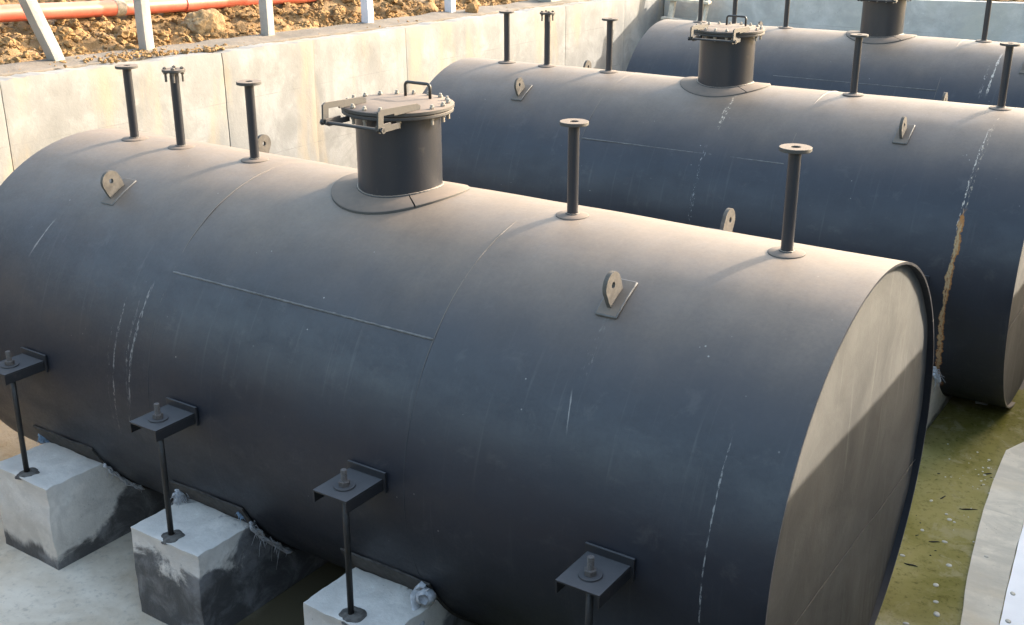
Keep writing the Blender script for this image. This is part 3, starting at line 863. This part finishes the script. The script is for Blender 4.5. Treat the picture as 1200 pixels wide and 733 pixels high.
# ------------------------------------------------------------------ walls
def ztop(y): return .224 - .0190*(y - .19) if y < 4.3 else .146 - .0125*(y - 4.3)
joints = [-4.8, .185, 2.55, 3.80, 5.35, 7.35, 8.9, 10.6, 12.15]
def left_wall():
    bm = bmesh.new()
    for q, (a, b) in enumerate(zip(joints, joints[1:])):
        off = (.001, -.001, .0015, -.001, .001, -.0015, .001, .001)[q]
        g = .008 if q == 1 else .0013
        ny, nz_ = max(2, int((b-a)/.045)), 36
        rows = []
        for i in range(ny+1):
            y = a + g + (b-a-2*g)*i/ny
            zt = ztop(y) + .014*fbm(y*3.3, 2.2, 0, 4) + .010*noise.noise(Vector((y*14, 1, 2)))
            col = []
            for j in range(nz_+1):
                z = FLOOR - .05 + (zt - FLOOR + .05)*j/nz_
                ed = min(1, min(y-a-g, b-g-y)/.02)
                col.append(bm.verts.new((-1.3 + off + .010*fbm(y*.9, z*.9, 4, 4) - .004*(1-ed) - (.010 if j == nz_ else 0), y, z)))
            rows.append(col)
        for r0, r1 in zip(rows, rows[1:]):
            for j in range(nz_): bm.faces.new((r0[j], r1[j], r1[j+1], r0[j+1]))
        # top and back
        tb = [bm.verts.new((-1.50, r[-1].co.y, r[-1].co.z - .002)) for r in rows]
        bb = [bm.verts.new((-1.50, r[0].co.y, r[0].co.z)) for r in rows]
        for i in range(ny):
            bm.faces.new((rows[i][-1], rows[i+1][-1], tb[i+1], tb[i])); bm.faces.new((tb[i], tb[i+1], bb[i+1], bb[i]))
        bm.faces.new([v for v in rows[0]] + [tb[0], bb[0]]); bm.faces.new(([v for v in rows[-1]] + [tb[-1], bb[-1]])[::-1])
    bmesh.ops.recalc_face_normals(bm, faces=bm.faces)
    return mesh_obj('retaining_wall', bm, M_wall, None, True)
tag(left_wall(), 'long sunlit cream concrete retaining wall behind the tank ends', 'wall', 'concrete retaining walls round the pit')

# coping: rough cast strip behind the wall head
bm = bmesh.new()
rows = []
for i in range(230):
    y = -4.8 + 16.9*i/229
    z = ztop(y) + .004
    row = [(-1.502, z-.30), (-1.502, z+.006)] + [(-1.502 - .43*t, z + .012 + .012*fbm(y*2, t*2, 1, 4) + .02*t) for t in np.linspace(.03, .97, 9)] + [(-1.945, z+.01 + .02*fbm(y*3, 2, 2)), (-1.945, z-.35)]
    rows.append([bm.verts.new((p[0] + .012*fbm(y*2.2, p[0]*3, 4, 3)*(1 if p[0] < -1.9 else 0), y, p[1])) for p in row])
for a, b in zip(rows, rows[1:]):
    for j in range(len(a)-1): bm.faces.new((a[j], b[j], b[j+1], a[j+1]))
bmesh.ops.recalc_face_normals(bm, faces=bm.faces)
tag(mesh_obj('coping_beam', bm, M_coping, None, True), 'rough grey concrete coping strip along the head of the sunlit wall', 'coping')

def slab_wall(name, x0, x1, y0, y1, ztf, mat, label, axis='x', step=.08):
    bm = bmesh.new()
    n = max(2, int(((x1-x0) if axis == 'x' else (y1-y0))/step)); nz_ = 30
    rows = []
    for i in range(n+1):
        t = i/n
        u = x0 + (x1-x0)*t if axis == 'x' else y0 + (y1-y0)*t
        zt = ztf(u) + .006*fbm(u*3, 1.1, 6)
        def P(front, z):
            d = .010*fbm(u*.9, z*.9, 8, 4)
            if axis == 'x': return (u, (y0 + d) if front else y1, z)
            return ((x0 + d) if front else x1, u, z)
        c = [P(True, FLOOR-.05 + (zt-FLOOR+.05)*j/nz_) for j in range(nz_+1)] + [P(False, zt-.004), P(False, FLOOR-.05)]
        rows.append([bm.verts.new(p) for p in c])
    for a, b in zip(rows, rows[1:]):
        for j in range(len(a)-1): bm.faces.new((a[j], b[j], b[j+1], a[j+1]))
    bm.faces.new(rows[0]); bm.faces.new(rows[-1][::-1])
    bmesh.ops.recalc_face_normals(bm, faces=bm.faces)
    o = mesh_obj(name, bm, mat, None, True)
    tag(o, label, 'wall', 'concrete retaining walls round the pit'); return o
def zback(x): return .055 + .020*(x + 1.3) if x < 4.2 else .165
slab_wall('retaining_wall', -1.285, 12.0, 11.9, 12.12, zback, M_wall_back, 'shaded grey concrete wall behind the farthest tank, its top edge sunlit')
RW = 7.42; RTOP = .535
slab_wall('retaining_wall', RW, RW+.2, -4.6, 5.1, lambda y: RTOP, M_low_bounce, 'concrete wall along the open side of the pit, outside the picture', 'y')  # unseen wall, height and far end set to cast the near cap's shadow

slab_wall('retaining_wall', -1.5, RW-.01, -4.8, -4.6, lambda x: .03, M_black, 'concrete wall below the photographer, outside the picture', 'x')
# ------------------------------------------------------------------ soil
def hsoil(x, y):
    n = fbm(x*.9, y*.9, 3, 5); m = fbm(x*3.4, y*3.4, 9, 4)
    if x < -1.9 and y < 12.0:
        d = -1.9 - x
        base = ztop(max(-4.8, min(12, y))) - .02
        b = base + min(d, .8)*.30 + min(max(d-.8, 0), 4)*.07
        k_ = min(1, d/.25)
        return b + k_*(.09*n + .085*m + .045*abs(fbm(x*8.5, y*8.5, 5, 4)) + .02*fbm(x*19, y*19, 7, 2))
    if y > 12.0:
        e = min(1, (y-12.0)/.5)
        return .06 + .02*max(-2, min(6, x)) + e*(.10 + .10*n + .05*m) + min(max(y-12.5, 0), 6)*.05
    if x > 7.5:
        if y > 5.1:
            t = min(1, (y-5.1)/1.0); lo = -1.35 + max(0, x-8.6)*.55  # unseen bank cut low so sun reaches the middle tank's cap
            return min(.5, (1-t)*.5 + t*lo) + .03*n
        return RTOP - .04 + .03*n
    return .05 + .03*n
def axis(segs):
    o = []
    for a, b, s in segs:
        k = max(1, int(round((b-a)/s))); o += [a + (b-a)*i/k for i in range(k)]
    return o + [segs[-1][1]]
xs = axis([(-120, -40, 20), (-40, -16, 3), (-16, -8, .4), (-8, -4.6, .12), (-4.6, -1.9, .045), (-1.9, -1.6, .3), (-1.6, 7.5, .65), (7.5, 14, .5), (14, 40, 5), (40, 120, 20)])
ys = axis([(-120, -40, 20), (-40, -8, 4), (-8, -4.75, .8), (-4.75, -1, .25), (-1, 10.5, .05), (10.5, 12.12, .15), (12.12, 14, .12), (14, 20, .5), (20, 40, 4), (40, 160, 20)])
idx = {}; V = []; F = []
def vid(i, j):
    if (i, j) not in idx:
        idx[(i, j)] = len(V); V.append((xs[i], ys[j], hsoil(xs[i], ys[j])))
    return idx[(i, j)]
for i in range(len(xs)-1):
    for j in range(len(ys)-1):
        cx, cy = (xs[i]+xs[i+1])/2, (ys[j]+ys[j+1])/2
        if -1.9 < cx < 7.5 and -4.75 < cy < 12.12: continue
        F.append((vid(i, j), vid(i+1, j), vid(i+1, j+1), vid(i, j+1)))
tag(raw_obj('soil_ground', V, F, M_soil, None, 'all'), kind='structure')

def clod_variants(sub, n):
    out = []
    for s in range(n):
        bm = bmesh.new(); bmesh.ops.create_icosphere(bm, subdivisions=sub, radius=1)
        for v in bm.verts:
            p = v.co.copy()
            d = 1 + .5*noise.noise(p*1.1 + Vector((s*7, 0, 0))) + .36*noise.noise(p*2.6 + Vector((0, s*5, 0))) + .22*noise.noise(p*5.5) + (.14*noise.noise(p*11) if sub > 2 else 0)
            v.co = Vector((p.x*d, p.y*d*.9, p.z*d*.72))
        bm.verts.index_update()
        out.append((np.array([v.co[:] for v in bm.verts]), np.array([[v.index for v in f.verts] for f in bm.faces]))); bm.free()
    return out
big_v, sm_v = clod_variants(3, 6), clod_variants(2, 8)
VV, FF, off = [], [], 0
def add_clod(x, y, r, z=None, var=None):
    global off
    vs_, fs = random.choice(big_v if r > .05 else sm_v)
    a, b, c = (random.uniform(0, 6.28) for _ in range(3))
    Rm = np.array((Matrix.Rotation(a, 3, 'Z') @ Matrix.Rotation(b*.3, 3, 'X')))
    zz = hsoil(x, y) if z is None else z
    p = vs_ @ Rm.T * r * np.array([random.uniform(.8, 1.25), random.uniform(.8, 1.25), random.uniform(.7, 1.0)]) + np.array([x, y, zz + r*.10])
    VV.append(p); FF.append(fs + off); off += len(p)
random.seed(21)
for i in range(9000):
    d = random.expovariate(1/1.3)
    if d > 9: continue
    x = -1.98 - d; y = random.uniform(-.6, 10.2)
    r = min(.14, .010 + random.expovariate(1/.012)) if random.random() > .015 else random.uniform(.04, .12)
    if d > 4: r = max(r, .035)
    if d < .25: r = min(r, .05)
    add_clod(x, y, r)
for x, y, r in ((-2.25, 2.55, .07), (-2.5, 1.5, .09), (-2.35, 4.6, .08), (-2.7, 6.2, .11), (-2.3, 1.0, .08)): add_clod(x, y, r)
# soil spilt over the coping by the second post, crumbs elsewhere
for i in range(420):
    t = random.random()
    y = random.gauss(1.75, .30) if i < 330 else random.uniform(.3, 8.5)
    x = -1.93 + (.55*random.random()**1.3 if i < 330 else .4*random.random())
    if x > -1.36: continue
    r = (random.uniform(.006, .022) if i < 330 else random.uniform(.006, .018))
    add_clod(x, y, r, ztop(y) + .015 + (.01 if i < 330 else 0))
for i in range(45):
    y = random.gauss(2.55, .16); add_clod(-1.50 + random.uniform(-.07, .10), y, random.uniform(.012, .03), ztop(y)+.012)
for i in range(500):
    x = random.uniform(-1.2, 7); y = 12.2 + abs(random.gauss(0, .9)); add_clod(x, y, random.uniform(.02, .08))
tag(raw_obj('soil_clods', np.concatenate(VV), np.concatenate(FF).tolist(), M_clod, None), kind='stuff')
def lump(name, loc, r, mat, label, cat, group=None, sc=(1, 1, 1), seed=0):
    bm = bmesh.new(); bmesh.ops.create_icosphere(bm, subdivisions=5, radius=1)
    for v in bm.verts:
        p = v.co.copy()
        d = 1 + .32*noise.noise(p*1.2 + Vector((seed, 0, 0))) + .16*noise.noise(p*3 + Vector((0, seed, 0))) + .07*noise.noise(p*8) + .03*noise.noise(p*19)
        v.co = Vector((p.x*d*sc[0], p.y*d*sc[1], p.z*d*sc[2]))*r
    tag(mesh_obj(name, bm, mat, None, 'all', loc), label, cat, group)
M_pale = soil_mat('pale_clod_soil', (.22, .145, .075), (.29, .205, .115), (.17, .105, .05))
lump('earth_clod', (-2.28, 3.22, ztop(3.2)+.15), .19, M_pale, 'biggest pale clod of earth between the second and third fence posts', 'earth clod', 'large clods of earth', (.8, 1.25, .8), 3)
lump('earth_clod', (-1.66, 7.15, ztop(7.15)+.05), .085, M_clod, 'reddish clod of earth lying on the coping beside the last whitewashed post', 'earth clod', 'large clods of earth', (1, .9, .95), 8)
# sandy soil slipped down between the wall and the nearest tank
bm = bmesh.new(); rows = []
for i in range(50):
    y = -2.4 + 4.4*i/49; rows.append([bm.verts.new((-1.28 + 1.05*t, y, FLOOR + .002 + max(0, (.20 + .12*fbm(y*1.3, 0, 1))*(1-t)**1.4 + .03*fbm(y*3, t*4, 2)*(1-t)))) for t in np.linspace(0, 1, 16)])
for a, b in zip(rows, rows[1:]):
    for j in range(15): bm.faces.new((a[j], a[j+1], b[j+1], b[j]))
bmesh.ops.recalc_face_normals(bm, faces=bm.faces)
tag(mesh_obj('sand', bm, soil_mat('sandy_soil', (.50, .36, .22), (.62, .48, .33), (.40, .27, .15)), None, 'all'), kind='stuff')

# ------------------------------------------------------------------ red pipe on the bank
bm = bmesh.new()
def pipe_at(y): return Vector((-2.62, y, .585 - .036*(y-1.1) + .006*math.sin(y*1.7)))
rings = []
pts = [pipe_at(y) for y in np.linspace(-3, 13, 90)]
tube_path(bm, pts, .078, 24)
k = NT('red_plastic_pipe'); n = k.noise(2, 5, .6); f = k.noise(30, 5, .7)
c = k.mix(k.step(n, .35, .7), (.42, .078, .045), (.47, .125, .08)); c = k.mix(k.step(f, .5, .8, 0, .35), c, (.50, .24, .14))
nz = k.sep(k.geo.outputs['Normal'])[2]; c = k.mix(k.math('MULTIPLY', k.step(nz, .4, 1.0, 0, .45), k.step(n, .3, .6)), c, (.46, .30, .21))
M_pipe = k.done(c, .45, k.bump(f, .1, .003))
pipe = mesh_obj('red_pipe', bm, M_pipe, None, 'all')
tag(pipe, 'long orange red plastic pipe lying on the soil bank behind the posts', 'pipe')
for y in (2.42,):
    bm = bmesh.new(); tube_path(bm, [pipe_at(y-.055), pipe_at(y+.055)], .0815, 24)
    mesh_obj('joint_band', bm, plain('band_cement', (.33, .29, .24), .9, .2, .5, .5, 25), pipe, True)
for y in (.3, 3.35):
    bm = bmesh.new(); tube_path(bm, [pipe_at(y-.09), pipe_at(y+.09)], .0865, 24)
    mesh_obj('socket', bm, M_pipe, pipe, True)
# clods heaped against the pipe come with soil_clods

# ------------------------------------------------------------------ fence posts
def post(y, mat, label, lean=0, h=1.05, tw=0.1):
    bm = bmesh.new()
    box(bm, (0, 0, h/2), (.105, .105, h), None, .008)
    bmesh.ops.subdivide_edges(bm, edges=[e for e in bm.edges if e.calc_length() > .5], cuts=14)
    for v in bm.verts: v.co += Vector((.004*fbm(v.co.z*3, y, 0), .004*fbm(v.co.z*3, y, 4), 0))
    o = mesh_obj('fence_post', bm, mat, None, True, (-1.84, y, ztop(y) - .02))
    o.rotation_euler = (lean, 0, tw)
    tag(o, label, 'fence post', 'concrete fence posts along the coping')
post(1.12, M_post, 'leaning square concrete fence post, tilted over the soil bank', R_(22), 1.3)
post(2.10, M_post, 'upright grey concrete fence post next to the leaning one', R_(1), 1.1, .05)
post(3.69, M_post, 'thin grey fence post at the end of the red pipe in view', R_(-.5), 1.1)
post(5.31, M_postw, 'whitewashed fence post nearer the leaning post', 0, 1.1, .02)
post(6.93, M_postw, 'short looking whitewashed fence post beside a reddish clod', R_(1), 1.1, .08)

# block with a hollow on the wall head by the corner
bm = bmesh.new()
zq = ztop(9.1)
box(bm, (-1.72, 9.05, zq + .11), (.22, .12, .22), None, .01)
box(bm, (-1.72, 9.75, zq + .11), (.22, .12, .22), None, .01)
box(bm, (-1.76, 9.40, zq + .11), (.10, .575, .215), None, .01)
box(bm, (-1.67, 9.40, zq + .035), (.075, .575, .07), None, .01)
tag(mesh_obj('concrete_block', bm, M_post), 'hollow fronted concrete block on the wall head near the pit corner', 'concrete block')
lump('stone', (-1.68, 9.42, zq + .125), .085, plain('grey_stone', (.20, .19, .17), .9, .2, .4, .5, 12), 'dark round stone sitting in the hollow concrete block', 'stone', None, (.6, 1.6, .8), 14)

# ------------------------------------------------------------------ timber frame in the corner
tf = empty('timber_frame', (-.82, 11.25, FLOOR))
def tbar(name, a, b, w, t):
    a, b = Vector(a), Vector(b); d = b-a; ln = d.length
    bm = bmesh.new(); box(bm, (0, 0, ln/2), (w, t, ln), None, .004)
    q = d.to_track_quat('Z', 'Y')
    bmesh.ops.transform(bm, matrix=Matrix.Translation(a) @ q.to_matrix().to_4x4(), verts=bm.verts)
    mesh_obj(name, bm, M_timber, tf)
tbar('post', (-.20, -.35, 0), (-.185, .50, 2.80), .085, .06)
tbar('post', (.20, -.35, 0), (.34, .50, 2.80), .075, .06)
tbar('post', (.29, -.35, 0), (.41, .50, 2.80), .05, .06)
for z, t, dz in ((2.23, .14, -.06), (2.52, .15, -.035), (1.7, .1, -.03), (1.0, .1, 0), (.4, .1, -.02)):
    yy = -.35 + .85*z/2.8 - .055
    tbar('rail', (-.30, yy, z), (.46, yy, z + dz), t*.9, .04)
tag(tf, 'pale weathered timber frame leaning on the back wall in the pit corner', 'timber frame')

# ------------------------------------------------------------------ light, sky, camera
AZ, EL = R_(27.5), R_(20.8)
w = bpy.data.worlds.new('World'); S.world = w; w.use_nodes = True
nt = w.node_tree
sky = nt.nodes.new('ShaderNodeTexSky'); sky.sky_type = 'NISHITA'; sky.sun_disc = False
sky.sun_elevation = EL; sky.sun_rotation = AZ; sky.air_density = 1.45; sky.dust_density = 4.5; sky.ozone_density = 1.0
bg = nt.nodes['Background']; nt.links.new(sky.outputs[0], bg.inputs[0]); bg.inputs[1].default_value = .15
sun = bpy.data.lights.new('sun', 'SUN'); sun.energy = 2.5; sun.angle = R_(.55); sun.color = (1.0, .89, .755)
so = bpy.data.objects.new('sun', sun); COL.objects.link(so)
d = Vector((math.sin(AZ)*math.cos(EL), math.cos(AZ)*math.cos(EL), math.sin(EL)))
so.rotation_euler = d.to_track_quat('Z', 'Y').to_euler(); so.location = d*30

cam = bpy.data.cameras.new('camera'); co = bpy.data.objects.new('camera', cam); COL.objects.link(co)
right = Vector((.83018682, .55748278, -.00166971)); up = Vector((-.19413592, .29190646, .93653717)); fw = Vector((-.52259074, .77717666, -.35056432))
Mx = Matrix((right, up, -fw)).transposed().to_4x4(); Mx.translation = Vector((7.2875, -5.2403, 1.7149))
co.matrix_world = Mx
cam.sensor_fit = 'HORIZONTAL'; cam.sensor_width = 36; cam.lens = 1350.22/1200*36
cam.clip_start = .05; cam.clip_end = 600
S.camera = co
S.view_settings.view_transform = 'Standard'; S.view_settings.look = 'None'; S.view_settings.gamma = 1
S.view_settings.exposure = 2.4
S.render.engine = 'CYCLES'
